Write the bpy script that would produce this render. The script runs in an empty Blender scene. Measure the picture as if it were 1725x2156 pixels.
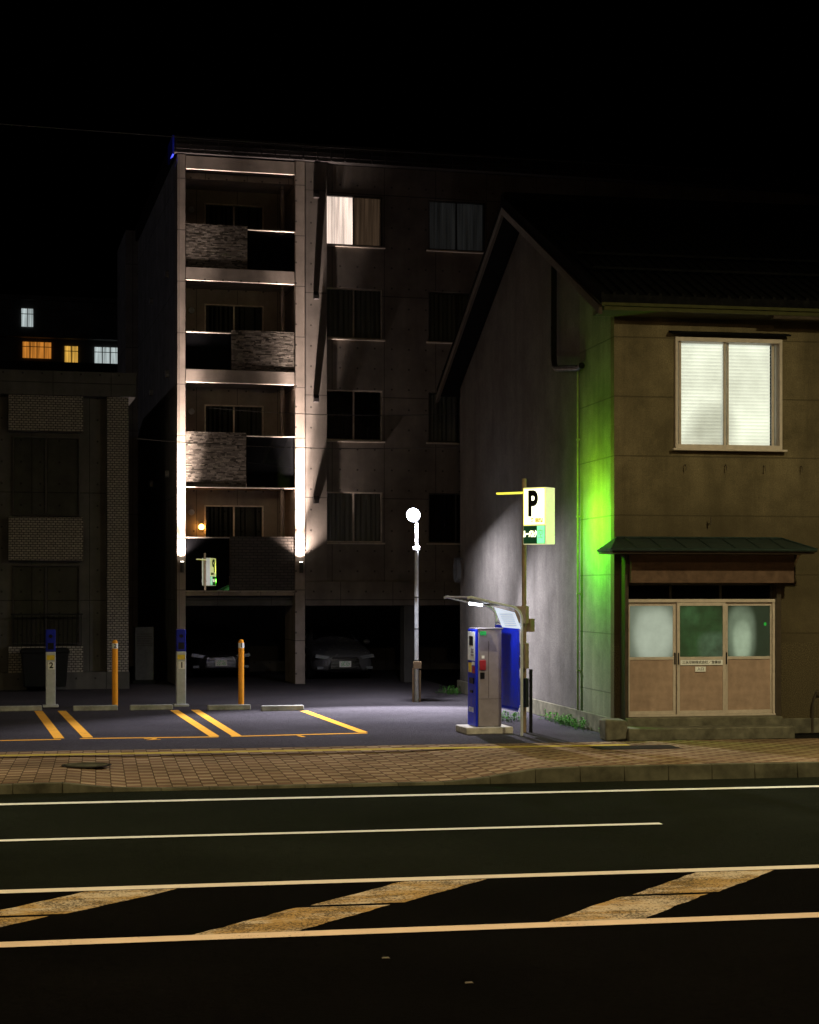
import bpy, bmesh, math, random
from mathutils import Matrix, Vector
random.seed(7)
scene = bpy.context.scene
COL = scene.collection
R = math.radians
# street frame: X along the street, Y across it (away). Camera stands at the origin.
CA, SA = math.cos(R(10.4)), math.sin(R(10.4))
def site(x, d):
    return (x*CA + d*SA, -x*SA + d*CA)
ROT = R(3.6)
ORG = site(-6.015, 44.2)
def blk(u, v, z=0.0):
    return Vector((ORG[0]+u*math.cos(ROT)-v*math.sin(ROT), ORG[1]+u*math.sin(ROT)+v*math.cos(ROT), z))

# ------------------------------------------------------------------ materials
class N:
    def __init__(s, name):
        s.mat = bpy.data.materials.new(name); s.mat.use_nodes = True
        s.nt = s.mat.node_tree; s.nt.nodes.clear()
        s.out = s.nt.nodes.new('ShaderNodeOutputMaterial')
        tc = s.nt.nodes.new('ShaderNodeTexCoord'); s.co = tc.outputs['Object']
        sx = s.nt.nodes.new('ShaderNodeSeparateXYZ'); s.nt.links.new(s.co, sx.inputs[0])
        s.x, s.y, s.z = sx.outputs
    def put(s, sock, v):
        if isinstance(v, bpy.types.NodeSocket): s.nt.links.new(v, sock)
        else: sock.default_value = v
    def m(s, op, a, b=0.0, c=0.0, clamp=False):
        n = s.nt.nodes.new('ShaderNodeMath'); n.operation = op; n.use_clamp = clamp
        s.put(n.inputs[0], a); s.put(n.inputs[1], b); s.put(n.inputs[2], c)
        return n.outputs[0]
    def noise(s, scale, detail=4, rough=.55, stretch=None):
        n = s.nt.nodes.new('ShaderNodeTexNoise'); n.inputs['Scale'].default_value = scale
        n.inputs['Detail'].default_value = min(detail, 5); n.inputs['Roughness'].default_value = rough
        if stretch:
            mp = s.nt.nodes.new('ShaderNodeMapping'); mp.inputs['Scale'].default_value = stretch
            s.nt.links.new(s.co, mp.inputs[0]); s.nt.links.new(mp.outputs[0], n.inputs['Vector'])
        else: s.nt.links.new(s.co, n.inputs['Vector'])
        return n.outputs['Fac']
    def rng(s, v, a, b, c=0.0, d=1.0):
        n = s.nt.nodes.new('ShaderNodeMapRange'); s.put(n.inputs[0], v)
        for i, q in enumerate((a, b, c, d)): n.inputs[i+1].default_value = q
        return n.outputs[0]
    def mix(s, f, a, b, mode='MIX'):
        n = s.nt.nodes.new('ShaderNodeMix'); n.data_type = 'RGBA'; n.blend_type = mode
        s.put(n.inputs[0], f)
        for i, q in ((6, a), (7, b)):
            if isinstance(q, (tuple, list)): q = (q[0], q[1], q[2], 1)
            s.put(n.inputs[i], q)
        return n.outputs[2]
    def line(s, v, period, off, width):
        return s.m('LESS_THAN', s.m('FLOORED_MODULO', s.m('ADD', v, off), period), width)
    def bsdf(s, col, rough=.7, metal=0, bump=None, bstr=.3, bdist=.01, spec=.5, em=None, es=0):
        p = s.nt.nodes.new('ShaderNodeBsdfPrincipled')
        if isinstance(col, (tuple, list)): col = (col[0], col[1], col[2], 1)
        s.put(p.inputs['Base Color'], col); s.put(p.inputs['Roughness'], rough)
        p.inputs['Metallic'].default_value = metal; p.inputs['Specular IOR Level'].default_value = spec
        if bump is not None:
            bn = s.nt.nodes.new('ShaderNodeBump'); bn.inputs['Strength'].default_value = bstr
            bn.inputs['Distance'].default_value = bdist; s.nt.links.new(bump, bn.inputs['Height'])
            s.nt.links.new(bn.outputs[0], p.inputs['Normal'])
        if em is not None:
            if isinstance(em, (tuple, list)): em = (em[0], em[1], em[2], 1)
            s.put(p.inputs['Emission Color'], em); s.put(p.inputs['Emission Strength'], es)
        s.nt.links.new(p.outputs[0], s.out.inputs[0])
        return s.mat

def plain(name, col, rough=.6, metal=0, var=.25, scale=9, bstr=.15, spec=.5):
    n = N(name); f = n.rng(n.noise(scale, 5, .6), .3, .7)
    c = n.mix(f, [k*(1-var) for k in col], [min(1, k*(1+var)) for k in col])
    return n.bsdf(c, n.rng(f, 0, 1, max(.05, rough-.1), min(1, rough+.1)), metal, n.noise(90, 3), bstr, .003, spec)
def glow(name, col, strength, base=(.5, .5, .5)):
    n = N(name); f = n.rng(n.noise(6, 2), .3, .7, .9, 1.1)
    return n.bsdf(base, .5, em=col, es=n.m('MULTIPLY', f, strength))

def concrete_mat(name, col, ph=2.7, pw=1.42, offz=0.5, wide=.022):
    n = N(name)
    h = n.m('ADD', n.x, n.y)
    f = n.rng(n.noise(1.4, 5, .65), .3, .72)
    st = n.rng(n.noise(2.2, 5, .6, (1, 1, .12)), .35, .7)
    c = n.mix(f, [k*.62 for k in col], [k*1.2 for k in col])
    c = n.mix(n.m('MULTIPLY', st, .55), c, [k*.5 for k in col])
    j = n.m('MAXIMUM', n.line(n.z, ph, offz, wide), n.line(h, pw, .02, wide*.8))
    dx = n.m('SUBTRACT', n.m('FLOORED_MODULO', h, .47), .235); dz = n.m('SUBTRACT', n.m('FLOORED_MODULO', n.z, .54), .27)
    d2 = n.m('ADD', n.m('MULTIPLY', dx, dx), n.m('MULTIPLY', dz, dz))
    dots = n.m('LESS_THAN', d2, .0007)
    k = n.m('MAXIMUM', j, dots)
    c = n.mix(n.m('MULTIPLY', k, .75), c, [q*.12 for q in col])
    hgt = n.m('SUBTRACT', n.m('MULTIPLY', n.noise(35, 5), .4), k)
    return n.bsdf(c, .75, 0, hgt, .5, .01, .3)

def stucco_mat(name, col, joints=True, dado=False, spec=.1, streak=.6):
    n = N(name)
    f = n.rng(n.noise(.9, 5, .7), .36, .66)
    g = n.rng(n.noise(45, 3, .7), .35, .7)
    st = n.rng(n.noise(1.8, 5, .65, (1, 1, .1)), .45, .68)
    c = n.mix(f, [k*(1-.75*streak) for k in col], [k*1.2 for k in col])
    c = n.mix(n.m('MULTIPLY', g, .6), c, [k*.3 for k in col])
    c = n.mix(n.m('MULTIPLY', st, streak), c, [k*.33 for k in col])
    # wall darkens downwards from above the porch roof to the dado
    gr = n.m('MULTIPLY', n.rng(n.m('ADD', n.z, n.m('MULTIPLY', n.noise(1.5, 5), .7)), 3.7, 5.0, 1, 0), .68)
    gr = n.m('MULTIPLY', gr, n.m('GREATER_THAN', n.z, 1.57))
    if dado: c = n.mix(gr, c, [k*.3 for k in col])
    hgt = n.m('MULTIPLY', n.noise(60, 5, .7), .6)
    if joints:
        j = n.line(n.z, 1.01, .30, .022)
        c = n.mix(n.m('MULTIPLY', j, .6), c, [k*.3 for k in col]); hgt = n.m('SUBTRACT', hgt, j)
    if dado:
        dd = n.m('LESS_THAN', n.z, 1.57)
        sp = n.rng(n.noise(80, 2, .8), .45, .6)
        c = n.mix(dd, c, n.mix(sp, [k*.22 for k in col], [k*.8 for k in col]))
    return n.bsdf(c, .85, 0, hgt, .8, .012, spec)

def asphalt_mat(name, col, patch=.4, spec=.08, rough=.9, grain=.6):
    n = N(name)
    f = n.rng(n.noise(.35, 5, .6), .35, .68)
    g = n.rng(n.noise(70, 3, .8), .35, .75)
    g2 = n.rng(n.noise(14, 5, .8), .42, .62)
    st = n.rng(n.noise(.5, 5, .6, (.08, 1, 1)), .4, .7)
    c = n.mix(f, [k*(1-patch) for k in col], [k*(1+patch) for k in col])
    c = n.mix(n.m('MULTIPLY', st, .35), c, [k*.55 for k in col])
    c = n.mix(n.m('MULTIPLY', g, grain), c, [k*2.2 for k in col])
    c = n.mix(n.m('MULTIPLY', g2, .45), c, [k*.45 for k in col])
    return n.bsdf(c, rough, 0, n.m('ADD', n.noise(110, 4, .8), n.m('MULTIPLY', n.noise(16, 4, .8), 1.5)), .9, .014, spec)

def paver_mat():
    n = N('interlocking_pavers')
    b = n.nt.nodes.new('ShaderNodeTexBrick')
    n.nt.links.new(n.co, b.inputs['Vector'])
    b.offset = 0; b.inputs['Scale'].default_value = 1; b.inputs['Brick Width'].default_value = .19
    b.inputs['Row Height'].default_value = .19; b.inputs['Mortar Size'].default_value = .007
    b.inputs['Color1'].default_value = (1, 1, 1, 1); b.inputs['Color2'].default_value = (.72, .68, .64, 1)
    b.inputs['Mortar'].default_value = (.25, .23, .20, 1)
    ix = n.m('FLOOR', n.m('DIVIDE', n.x, .19)); iy = n.m('FLOOR', n.m('DIVIDE', n.y, .19))
    ch = n.m('FLOORED_MODULO', n.m('ADD', ix, iy), 2)
    f = n.rng(n.noise(.8, 5, .6), .3, .7, .6, 1.25)
    c = n.mix(ch, (.21, .125, .075), (.36, .265, .16))
    c = n.mix(1, c, b.outputs['Color'], 'MULTIPLY')
    hs = n.nt.nodes.new('ShaderNodeHueSaturation'); n.nt.links.new(c, hs.inputs['Color']); n.nt.links.new(f, hs.inputs['Value'])
    g = n.rng(n.noise(60, 3, .7), .3, .7)
    c = n.mix(n.m('MULTIPLY', g, .35), hs.outputs[0], (.06, .045, .03))
    return n.bsdf(c, .85, 0, n.m('SUBTRACT', n.m('MULTIPLY', n.noise(80), .3), b.outputs['Fac']), .5, .006, .08)

def brick_mat(name, c1, c2, w=.11, h=.06):
    n = N(name)
    b = n.nt.nodes.new('ShaderNodeTexBrick')
    cb = n.nt.nodes.new('ShaderNodeCombineXYZ'); n.put(cb.inputs[0], n.m('ADD', n.x, n.y)); n.put(cb.inputs[1], n.z)
    n.nt.links.new(cb.outputs[0], b.inputs['Vector'])
    b.inputs['Scale'].default_value = 1; b.inputs['Brick Width'].default_value = w; b.inputs['Row Height'].default_value = h
    b.inputs['Mortar Size'].default_value = .009
    b.inputs['Color1'].default_value = (*c1, 1); b.inputs['Color2'].default_value = (*c2, 1); b.inputs['Mortar'].default_value = (.02, .018, .016, 1)
    return n.bsdf(b.outputs['Color'], .6, 0, n.m('SUBTRACT', 1.0, b.outputs['Fac']), .6, .01, .4)

def paint_mat(name, col, wear=.5, worn=(.03, .025, .02), second=None):
    n = N(name)
    w = n.noise(38, 5, .75); w2 = n.noise(2.5, 5, .7)
    k = n.m('GREATER_THAN', n.m('ADD', w, n.m('MULTIPLY', w2, .6)), 1.06-wear*.3)
    f = n.rng(n.noise(2.2, 5, .7), .3, .7, 0, .4)
    c = n.mix(f, col, [q*.55 for q in col])
    if second: c = n.mix(n.rng(n.noise(.9, 5, .75, (1.2, 3, 1)), .46, .56), c, second)
    c = n.mix(n.m('MULTIPLY', k, .8), c, worn)
    return n.bsdf(c, .8, 0, n.noise(90, 4, .8), .4, .006, .1)

def glass_mat(name, tint=(.93, .94, .93), refl=.0):
    n = N(name)
    t = n.nt.nodes.new('ShaderNodeBsdfTransparent'); t.inputs[0].default_value = (*tint, 1)
    g = n.nt.nodes.new('ShaderNodeBsdfGlossy'); g.inputs['Roughness'].default_value = .02
    f = n.nt.nodes.new('ShaderNodeFresnel'); f.inputs[0].default_value = 1.5
    mx = n.nt.nodes.new('ShaderNodeMixShader'); n.put(mx.inputs[0], n.m('ADD', f.outputs[0], refl, clamp=True))
    n.nt.links.new(t.outputs[0], mx.inputs[1]); n.nt.links.new(g.outputs[0], mx.inputs[2]); n.nt.links.new(mx.outputs[0], n.out.inputs[0])
    return n.mat
def mirror_mat(name, k):
    n = N(name)
    d = n.nt.nodes.new('ShaderNodeBsdfDiffuse'); d.inputs[0].default_value = (.006, .006, .007, 1)
    g = n.nt.nodes.new('ShaderNodeBsdfGlossy'); g.inputs['Roughness'].default_value = 0.0
    mx = n.nt.nodes.new('ShaderNodeMixShader'); n.put(mx.inputs[0], n.rng(n.noise(2, 2), .3, .7, k*.85, k))
    n.nt.links.new(d.outputs[0], mx.inputs[1]); n.nt.links.new(g.outputs[0], mx.inputs[2]); n.nt.links.new(mx.outputs[0], n.out.inputs[0])
    return n.mat

def curtain_mat(name, col, em=None, es=0):
    n = N(name)
    f = n.rng(n.noise(14, 3, .5, (1, 1, .04)), .3, .7, .35, 1.1)
    c = n.mix(f, [k*.4 for k in col], col)
    if em is None: return n.bsdf(c, .9)
    return n.bsdf(c, .9, em=em, es=n.m('MULTIPLY', f, es))

def frosted_mat(name, blobs, es, amb, base=(.10, .12, .10), mott=.0):
    """frosted pane with room light and reflections painted as glow; blobs: (cx,cz,rx,rz,weight,colour)"""
    n = N(name); tot = n.mix(0, amb, amb)
    for cx, cz, rx, rz, w, cc in blobs:
        a = n.m('ABSOLUTE', n.m('DIVIDE', n.m('SUBTRACT', n.x, cx), rx))
        b = n.m('ABSOLUTE', n.m('DIVIDE', n.m('SUBTRACT', n.z, cz), rz))
        r = n.m('ADD', n.m('POWER', a, 2.6), n.m('POWER', b, 2.6))
        nn = n.nt.nodes.new('ShaderNodeMapRange'); nn.interpolation_type = 'SMOOTHERSTEP'; n.put(nn.inputs[0], r)
        for i, q in enumerate((.0, 4.0, w, 0.0)): nn.inputs[i+1].default_value = q
        k = n.mix(nn.outputs[0], (0, 0, 0), cc)
        tot = n.mix(1.0, tot, k, 'ADD')
    return n.bsdf(base, .35, 0, n.noise(160, 2), .2, .003, .5, em=tot, es=n.m('MULTIPLY', n.rng(n.noise(4, 4, .6), .3, .7, .85-mott, 1.1), es))

M = {}
M['concrete'] = concrete_mat('board_marked_concrete', (.175, .15, .135))
M['pillar'] = concrete_mat('pale_concrete', (.33, .275, .24), 1.33, 9, .2)
M['balcony_wall'] = concrete_mat('balcony_concrete', (.34, .28, .23), 9, 1.1)
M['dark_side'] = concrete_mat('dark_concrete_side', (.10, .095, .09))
M['side_conc'] = concrete_mat('side_concrete', (.26, .25, .25))
M['ledge0'] = plain('split_stone_pale', (.21, .18, .155), .9, 0, .3, 45, .6, .05)
M['ledge1'] = plain('split_stone_mid', (.13, .11, .095), .9, 0, .3, 45, .6, .05)
M['ledge2'] = plain('split_stone_dark', (.055, .047, .04), .9, 0, .3, 45, .6, .05)
M['cap'] = plain('roof_cap_metal', (.025, .022, .022), .6, .2)
M['cap_blue_light'] = plain('cap_painted_blue_light', (.02, .03, .5), .5, 0)  # blue light on the cap end, painted as its colour
M['alu'] = plain('bronze_aluminium_frame', (.42, .36, .31), .45, .1)
M['alu_pale'] = plain('pale_aluminium_frame', (.70, .60, .50), .45, .1)
M['alu_dark'] = plain('dark_aluminium_frame', (.07, .065, .06), .5, .3)
M['galv'] = plain('galvanised_steel', (.42, .43, .45), .4, .3)
M['steel_paint'] = plain('pale_steel_tube', (.50, .52, .53), .4, .0, .15)
M['galv_dark'] = plain('dull_grey_steel', (.10, .10, .10), .6, .3)
M['glass'] = glass_mat('window_glass')
M['panel_glass'] = N('dark_glossy_panel').bsdf((.006, .006, .007), .03, 0, spec=1.0)
M['mirror_panel'] = mirror_mat('dark_reflective_panel', .30)
M['dark'] = plain('dark_interior', (.010, .009, .008), .9)
M['curtain'] = curtain_mat('grey_curtain', (.22, .215, .21))
M['curtain_pale'] = curtain_mat('pale_curtain_faint_glow', (.5, .49, .48), (.8, .85, .9), .010)  # faint glow put into the cloth in place of light falling on it
M['curtain_lit'] = curtain_mat('lit_net_curtain', (.7, .6, .55), (1, .80, .70), 1.25)
M['curtain_dim'] = curtain_mat('brown_curtain_backlit', (.16, .11, .07), (1, .62, .38), .05)
M['roof'] = plain('dark_roof_tiles', (.007, .0068, .0065), .9, 0, .4, spec=.05)
M['stucco'] = stucco_mat('front_stucco', (.185, .148, .085), True, True)
M['stucco_side'] = stucco_mat('side_stucco', (.155, .14, .125), False, False, .1, .35)
M['stucco_panel'] = stucco_mat('side_panel_stucco', (.22, .23, .15), True, False, .1, .45)
M['wood_pink'] = plain('weathered_beige_door_panel', (.37, .26, .20), .6, 0, .2, 7, .2)
M['alu_warm'] = plain('satin_aluminium_sash', (.56, .48, .41), .45, .1, .12)
M['fascia'] = plain('brown_porch_fascia', (.105, .066, .046), .7, 0, .3)
M['soffit'] = plain('painted_eave', (.05, .05, .02), .7, 0, .25)
M['pipe_y'] = plain('painted_pipe', (.22, .22, .12), .6, 0, .25)
M['patina'] = plain('green_patina_metal', (.022, .034, .029), .6, .1, .35)
M['canopy'] = plain('canopy_ribs', (.05, .06, .05), .6, .0, .35)
M['stone'] = plain('old_concrete_step', (.13, .12, .085), .9, 0, .45, 5, .8)
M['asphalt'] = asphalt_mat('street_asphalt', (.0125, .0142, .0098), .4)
M['asphalt_dim'] = asphalt_mat('asphalt_painted_dim', (.0046, .0043, .0036), .4)  # darker copy of the street asphalt, foreground dimness put into the colour
M['lot'] = asphalt_mat('lot_asphalt', (.050, .045, .050), .45, grain=.8)
M['ground'] = asphalt_mat('ground_dirt', (.015, .014, .012), .4)
M['paver'] = paver_mat()
M['kerb'] = plain('kerb_concrete', (.085, .08, .052), .9, 0, .6, 2.5, .7, .1)
M['stud'] = plain('dull_road_stud', (.14, .13, .10), .7)
M['white_paint'] = paint_mat('white_road_paint', (.80, .80, .74), .15)
M['cream_paint'] = paint_mat('cream_road_paint', (.80, .72, .58), .25)
M['yellow_paint'] = paint_mat('yellowed_road_paint', (.80, .64, .45), .35)
M['hatch_paint'] = paint_mat('worn_ochre_hatch_paint', (.44, .29, .11), .8, (.05, .04, .025), (.54, .45, .31))
M['orange_paint'] = paint_mat('orange_bay_paint', (.90, .43, .06), .3)
M['tactile'] = paint_mat('yellow_tactile', (.46, .34, .07), .5, (.10, .08, .04))
M['iron'] = plain('cast_iron', (.03, .026, .022), .7, .2, .4, 20, .6)
M['orange_post'] = plain('orange_bollard_paint', (.90, .36, .03), .5, 0, .12)
M['white'] = plain('white_plastic', (.82, .82, .80), .5, 0, .08)
M['black'] = plain('black_print', (.01, .01, .01), .5, 0, .1)
M['blue'] = plain('royal_blue_enamel', (.010, .028, .60), .45, 0, .25, 5)
M['blue_dark'] = plain('dark_blue_plastic', (.012, .02, .30), .5, 0, .15)
M['grey_paint'] = plain('grey_enamel', (.27, .235, .25), .5, 0, .12)
M['red'] = plain('dark_red_plastic', (.35, .03, .04), .5)
M['green_st'] = plain('green_sticker', (.03, .45, .10), .5)
M['yellow_st'] = plain('yellow_sticker', (.75, .55, .05), .5)
M['brown_box'] = plain('tan_meter_box', (.24, .17, .10), .6)
M['brass'] = plain('brown_pipe', (.07, .055, .04), .5, .2)
M['pipe_dark'] = plain('black_glossy_pipe', (.012, .011, .010), .35, .1)
M['rubber'] = plain('black_rubber', (.012, .012, .012), .7)
M['sign_white'] = glow('sign_face_light', (1, 1, .62), 2.8)
M['sign_yellow'] = glow('sign_yellow_border', (1, .92, .03), 1.3)
M['sign_text_yellow'] = glow('sign_yellow_writing', (.75, .55, .0), .75, (.3, .2, 0))
M['sign_side'] = glow('sign_side_light', (1, .97, .48), .62)
M['sign_green'] = glow('sign_green_light', (.12, 1, .30), 1.8)
M['sign_dark'] = glow('sign_name_strip', (.02, .20, .06), .16, (.01, .02, .012))
M['led'] = glow('led_lens', (.78, .85, 1), 24)
M['tube'] = glow('fluorescent_tube', (.85, .92, 1), 12)
M['uplens'] = glow('uplight_lens', (1, .9, .75), 30)
M['amber'] = glow('amber_lamp_reflection', (1, .42, .08), 22)  # glow for the imitated street lamp reflection on the balcony
M['brick_a'] = brick_mat('pale_tile_cladding', (.30, .27, .24), (.22, .20, .18))
M['brick_b'] = brick_mat('balcony_tile', (.085, .07, .062), (.06, .05, .045), .2, .075)
M['win_orange'] = curtain_mat('orange_lit_curtain', (.5, .3, .1), (1, .36, .05), .6)
M['win_white'] = curtain_mat('white_lit_curtain', (.6, .6, .6), (.78, .9, .9), .65)
M['win_yellow'] = curtain_mat('yellow_lit_curtain', (.6, .5, .3), (1, .55, .09), .8)
M['car'] = plain('silver_grey_car_paint', (.16, .16, .17), .22, .5, .05, 3, 0)
M['car_dark'] = plain('black_car_paint', (.010, .010, .012), .3, .1, .05, 3, 0)
M['chrome'] = plain('chrome_trim', (.6, .6, .6), .15, 1, .03, 3, 0)
M['lens'] = plain('headlight_lens', (.24, .26, .28), .1, .4, .05, 3, 0)
M['leaf'] = plain('weed_leaf', (.06, .17, .03), .6, 0, .4)
M['stopc'] = plain('wheel_stop_concrete', (.30, .30, .27), .85, 0, .4, 6, .6)

# ------------------------------------------------------------------ mesh helpers
class B:
    def __init__(s): s.bm = bmesh.new()
    def poly(s, pts, mi=0):
        f = s.bm.faces.new([s.bm.verts.new(p) for p in pts]); f.material_index = mi
    def box(s, x0, x1, y0, y1, z0, z1, mi=0, T=None):
        P = [(x0,y0,z0),(x1,y0,z0),(x1,y1,z0),(x0,y1,z0),(x0,y0,z1),(x1,y0,z1),(x1,y1,z1),(x0,y1,z1)]
        if T is not None: P = [T @ Vector(p) for p in P]
        v = [s.bm.verts.new(p) for p in P]
        for q in ((0,3,2,1),(4,5,6,7),(0,1,5,4),(1,2,6,5),(2,3,7,6),(3,0,4,7)):
            s.bm.faces.new([v[i] for i in q]).material_index = mi
        return s
    def prism(s, pts, axis, a, b, mi=0):
        """extrude polygon: axis 'x': pts are (y,z); 'y': pts (x,z); 'z': pts (x,y)"""
        mk = {'x': lambda p, t: (t, p[0], p[1]), 'y': lambda p, t: (p[0], t, p[1]), 'z': lambda p, t: (p[0], p[1], t)}[axis]
        A = [s.bm.verts.new(mk(p, a)) for p in pts]; Bv = [s.bm.verts.new(mk(p, b)) for p in pts]
        n = len(pts)
        s.bm.faces.new(A).material_index = mi; s.bm.faces.new(Bv[::-1]).material_index = mi
        for i in range(n): s.bm.faces.new([A[i], Bv[i], Bv[(i+1) % n], A[(i+1) % n]]).material_index = mi
        return s
    def rings(s, rings, mi=0, caps=True):
        V = [[s.bm.verts.new(p) for p in r] for r in rings]; n = len(rings[0])
        for a, b in zip(V, V[1:]):
            for i in range(n): s.bm.faces.new([a[i], a[(i+1) % n], b[(i+1) % n], b[i]]).material_index = mi
        if caps:
            s.bm.faces.new(V[0][::-1]).material_index = mi; s.bm.faces.new(V[-1]).material_index = mi
        return s
    def tube(s, pts, r, n=10, mi=0):
        pts = [Vector(p) for p in pts]; rr = r if isinstance(r, (list, tuple)) else [r]*len(pts)
        out = []
        up = None
        for i, p in enumerate(pts):
            t = (pts[min(i+1, len(pts)-1)] - pts[max(i-1, 0)]).normalized()
            if up is None: up = Vector((0, 0, 1)) if abs(t.z) < .9 else Vector((1, 0, 0))
            a = t.cross(up).normalized(); b = a.cross(t).normalized(); up = b
            out.append([p + (a*math.cos(2*math.pi*k/n) + b*math.sin(2*math.pi*k/n))*rr[i] for k in range(n)])
        return s.rings(out, mi)
    def cyl(s, p0, p1, r0, r1=None, n=14, mi=0): return s.tube([p0, p1], [r0, r0 if r1 is None else r1], n, mi)
    def ball(s, c, r, mi=0, sc=(1, 1, 1)):
        g = bmesh.ops.create_uvsphere(s.bm, u_segments=20, v_segments=12, radius=r, matrix=Matrix.Translation(c) @ Matrix.Diagonal((*sc, 1)))
        for v in g['verts']:
            for f in v.link_faces: f.material_index = mi
        return s
    def obj(s, name, mats, parent=None, loc=(0, 0, 0), rz=0, bevel=0, normals=True, label=None):
        if normals: bmesh.ops.recalc_face_normals(s.bm, faces=s.bm.faces)
        me = bpy.data.meshes.new(name); s.bm.to_mesh(me); s.bm.free()
        for m_ in (mats if isinstance(mats, list) else [mats]): me.materials.append(M[m_] if isinstance(m_, str) else m_)
        me.polygons.foreach_set('use_smooth', [True]*len(me.polygons)); me.set_sharp_from_angle(angle=R(32))
        o = bpy.data.objects.new(name, me); COL.objects.link(o)
        o.location = loc; o.rotation_euler = (0, 0, rz)
        if parent: o.parent = parent
        if bevel:
            md = o.modifiers.new('bevel', 'BEVEL'); md.width = bevel; md.segments = 2; md.limit_method = 'ANGLE'
        if label: o['label'] = label
        return o

def thing(name, label, category, loc=(0, 0, 0), rz=0, group=None):
    e = bpy.data.objects.new(name, None); COL.objects.link(e); e.location = loc; e.rotation_euler = (0, 0, rz)
    e.empty_display_size = .3
    e['label'] = label; e['category'] = category
    if group: e['group'] = group
    return e
def tag(o, label, category, group=None):
    o['label'] = label; o['category'] = category
    if group: o['group'] = group
    return o
def struct(o, label=None, category=None):
    o['kind'] = 'structure'
    if label: o['label'] = label
    if category: o['category'] = category
    return o
def text(name, s, size, m_, parent, loc, rot=(90, 0, 0), sx=1.0, align='CENTER', ext=.002, bold=0):
    cu = bpy.data.curves.new(name, 'FONT'); cu.body = s; cu.size = size; cu.align_x = align; cu.align_y = 'CENTER'
    cu.extrude = ext; cu.offset = bold
    t = bpy.data.objects.new(name + '_c', cu); COL.objects.link(t)
    bpy.context.view_layer.update()
    me = bpy.data.meshes.new_from_object(t.evaluated_get(bpy.context.evaluated_depsgraph_get()))
    bpy.data.objects.remove(t); me.name = name
    me.materials.clear(); me.materials.append(M[m_])
    o = bpy.data.objects.new(name, me); COL.objects.link(o)
    o.location = loc; o.rotation_euler = [R(a) for a in rot]; o.scale = (sx, 1, 1)
    if parent: o.parent = parent
    return o
def wall_holes(b, x0, x1, z0, z1, y0, y1, holes, mi=0):
    xs = sorted({x0, x1, *[h[0] for h in holes], *[h[1] for h in holes]}); zs = sorted({z0, z1, *[h[2] for h in holes], *[h[3] for h in holes]})
    for i in range(len(xs)-1):
        run = None
        for j in range(len(zs)-1):
            cx, cz = (xs[i]+xs[i+1])/2, (zs[j]+zs[j+1])/2
            inside = any(h[0] < cx < h[1] and h[2] < cz < h[3] for h in holes)
            if not inside: run = (run[0] if run else zs[j], zs[j+1])
            if (inside or j == len(zs)-2) and run:
                b.box(xs[i], xs[i+1], y0, y1, run[0], run[1], mi); run = None
def wavy(b, x0, x1, y, z0, z1, amp=.03, per=.13, mi=0):
    n = max(6, int((x1-x0)/.03)); prev = None
    ph = random.uniform(0, 6); p2 = random.uniform(1.7, 3.1)
    for i in range(n+1):
        x = x0+(x1-x0)*i/n; yy = y+amp*math.sin(x/per*6.283+ph+.8*math.sin(x*7+ph))+.5*amp*math.sin(x/per*p2)
        a = b.bm.verts.new((x, yy, z0)); c = b.bm.verts.new((x, yy, z1))
        if prev: b.bm.faces.new([prev[0], a, c, prev[1]]).material_index = mi
        prev = (a, c)
def spot(name, loc, target, power, ang, blend, col, rad):
    l = bpy.data.lights.new(name, 'SPOT'); l.energy = power; l.spot_size = R(ang); l.spot_blend = blend; l.color = col; l.shadow_soft_size = rad
    o = bpy.data.objects.new(name, l); COL.objects.link(o); o.location = loc
    o.rotation_euler = (Vector(target)-Vector(loc)).to_track_quat('-Z', 'Y').to_euler(); o.visible_glossy = False; return o
def area(name, loc, direction, power, size, col, shape='DISK'):
    l = bpy.data.lights.new(name, 'AREA'); l.energy = power; l.size = size; l.shape = shape; l.color = col
    o = bpy.data.objects.new(name, l); COL.objects.link(o); o.location = loc; o.rotation_euler = Vector(direction).to_track_quat('-Z', 'Y').to_euler()
    o.visible_glossy = False; return o

# ------------------------------------------------------------------ camera
cam = bpy.data.cameras.new('camera'); co = bpy.data.objects.new('camera', cam); COL.objects.link(co)
cam.lens = 60.1; cam.sensor_width = 36; cam.sensor_fit = 'AUTO'; cam.shift_y = .0751; cam.clip_end = 3000
co.location = (0, 0, 2.5); co.rotation_euler = (R(90), 0, R(-10.4)); scene.camera = co

# ------------------------------------------------------------------ world (night)
w = bpy.data.worlds.new('World'); scene.world = w; w.use_nodes = True
bg = w.node_tree.nodes['Background']
sky = w.node_tree.nodes.new('ShaderNodeTexSky'); sky.sky_type = 'NISHITA'; sky.sun_disc = False
sky.sun_elevation = R(-8); sky.sun_rotation = R(200)
w.node_tree.links.new(sky.outputs[0], bg.inputs[0]); bg.inputs[1].default_value = .002

# ------------------------------------------------------------------ ground, road, pavement
b = B(); b.poly([(-900, -300, -.016), (1200, -300, -.016), (1200, 1800, -.016), (-900, 1800, -.016)])
struct(b.obj('ground', 'ground'), 'dark bare ground reaching out to the horizon', 'ground')
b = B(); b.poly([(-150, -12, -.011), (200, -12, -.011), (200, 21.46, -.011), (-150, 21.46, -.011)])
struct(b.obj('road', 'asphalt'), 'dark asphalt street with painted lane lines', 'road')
b = B(); b.poly([(-150, -11, -.007), (200, -11, -.007), (200, 14.44, -.007), (-150, 14.44, -.007)])  # same road surface, coloured blacker where the foreground is dim
struct(b.obj('road_painted_dim_lane', 'asphalt_dim'), 'near asphalt lanes with the foreground dimness painted in black', 'road')
b = B(); b.poly([(-30, 26.6, 0), (8.9, 26.6, 0), (8.9, 75, 0), (-30, 75, 0)])
struct(b.obj('parking_lot', 'lot'), 'coin parking lot paved in dark asphalt', 'parking lot')
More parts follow.
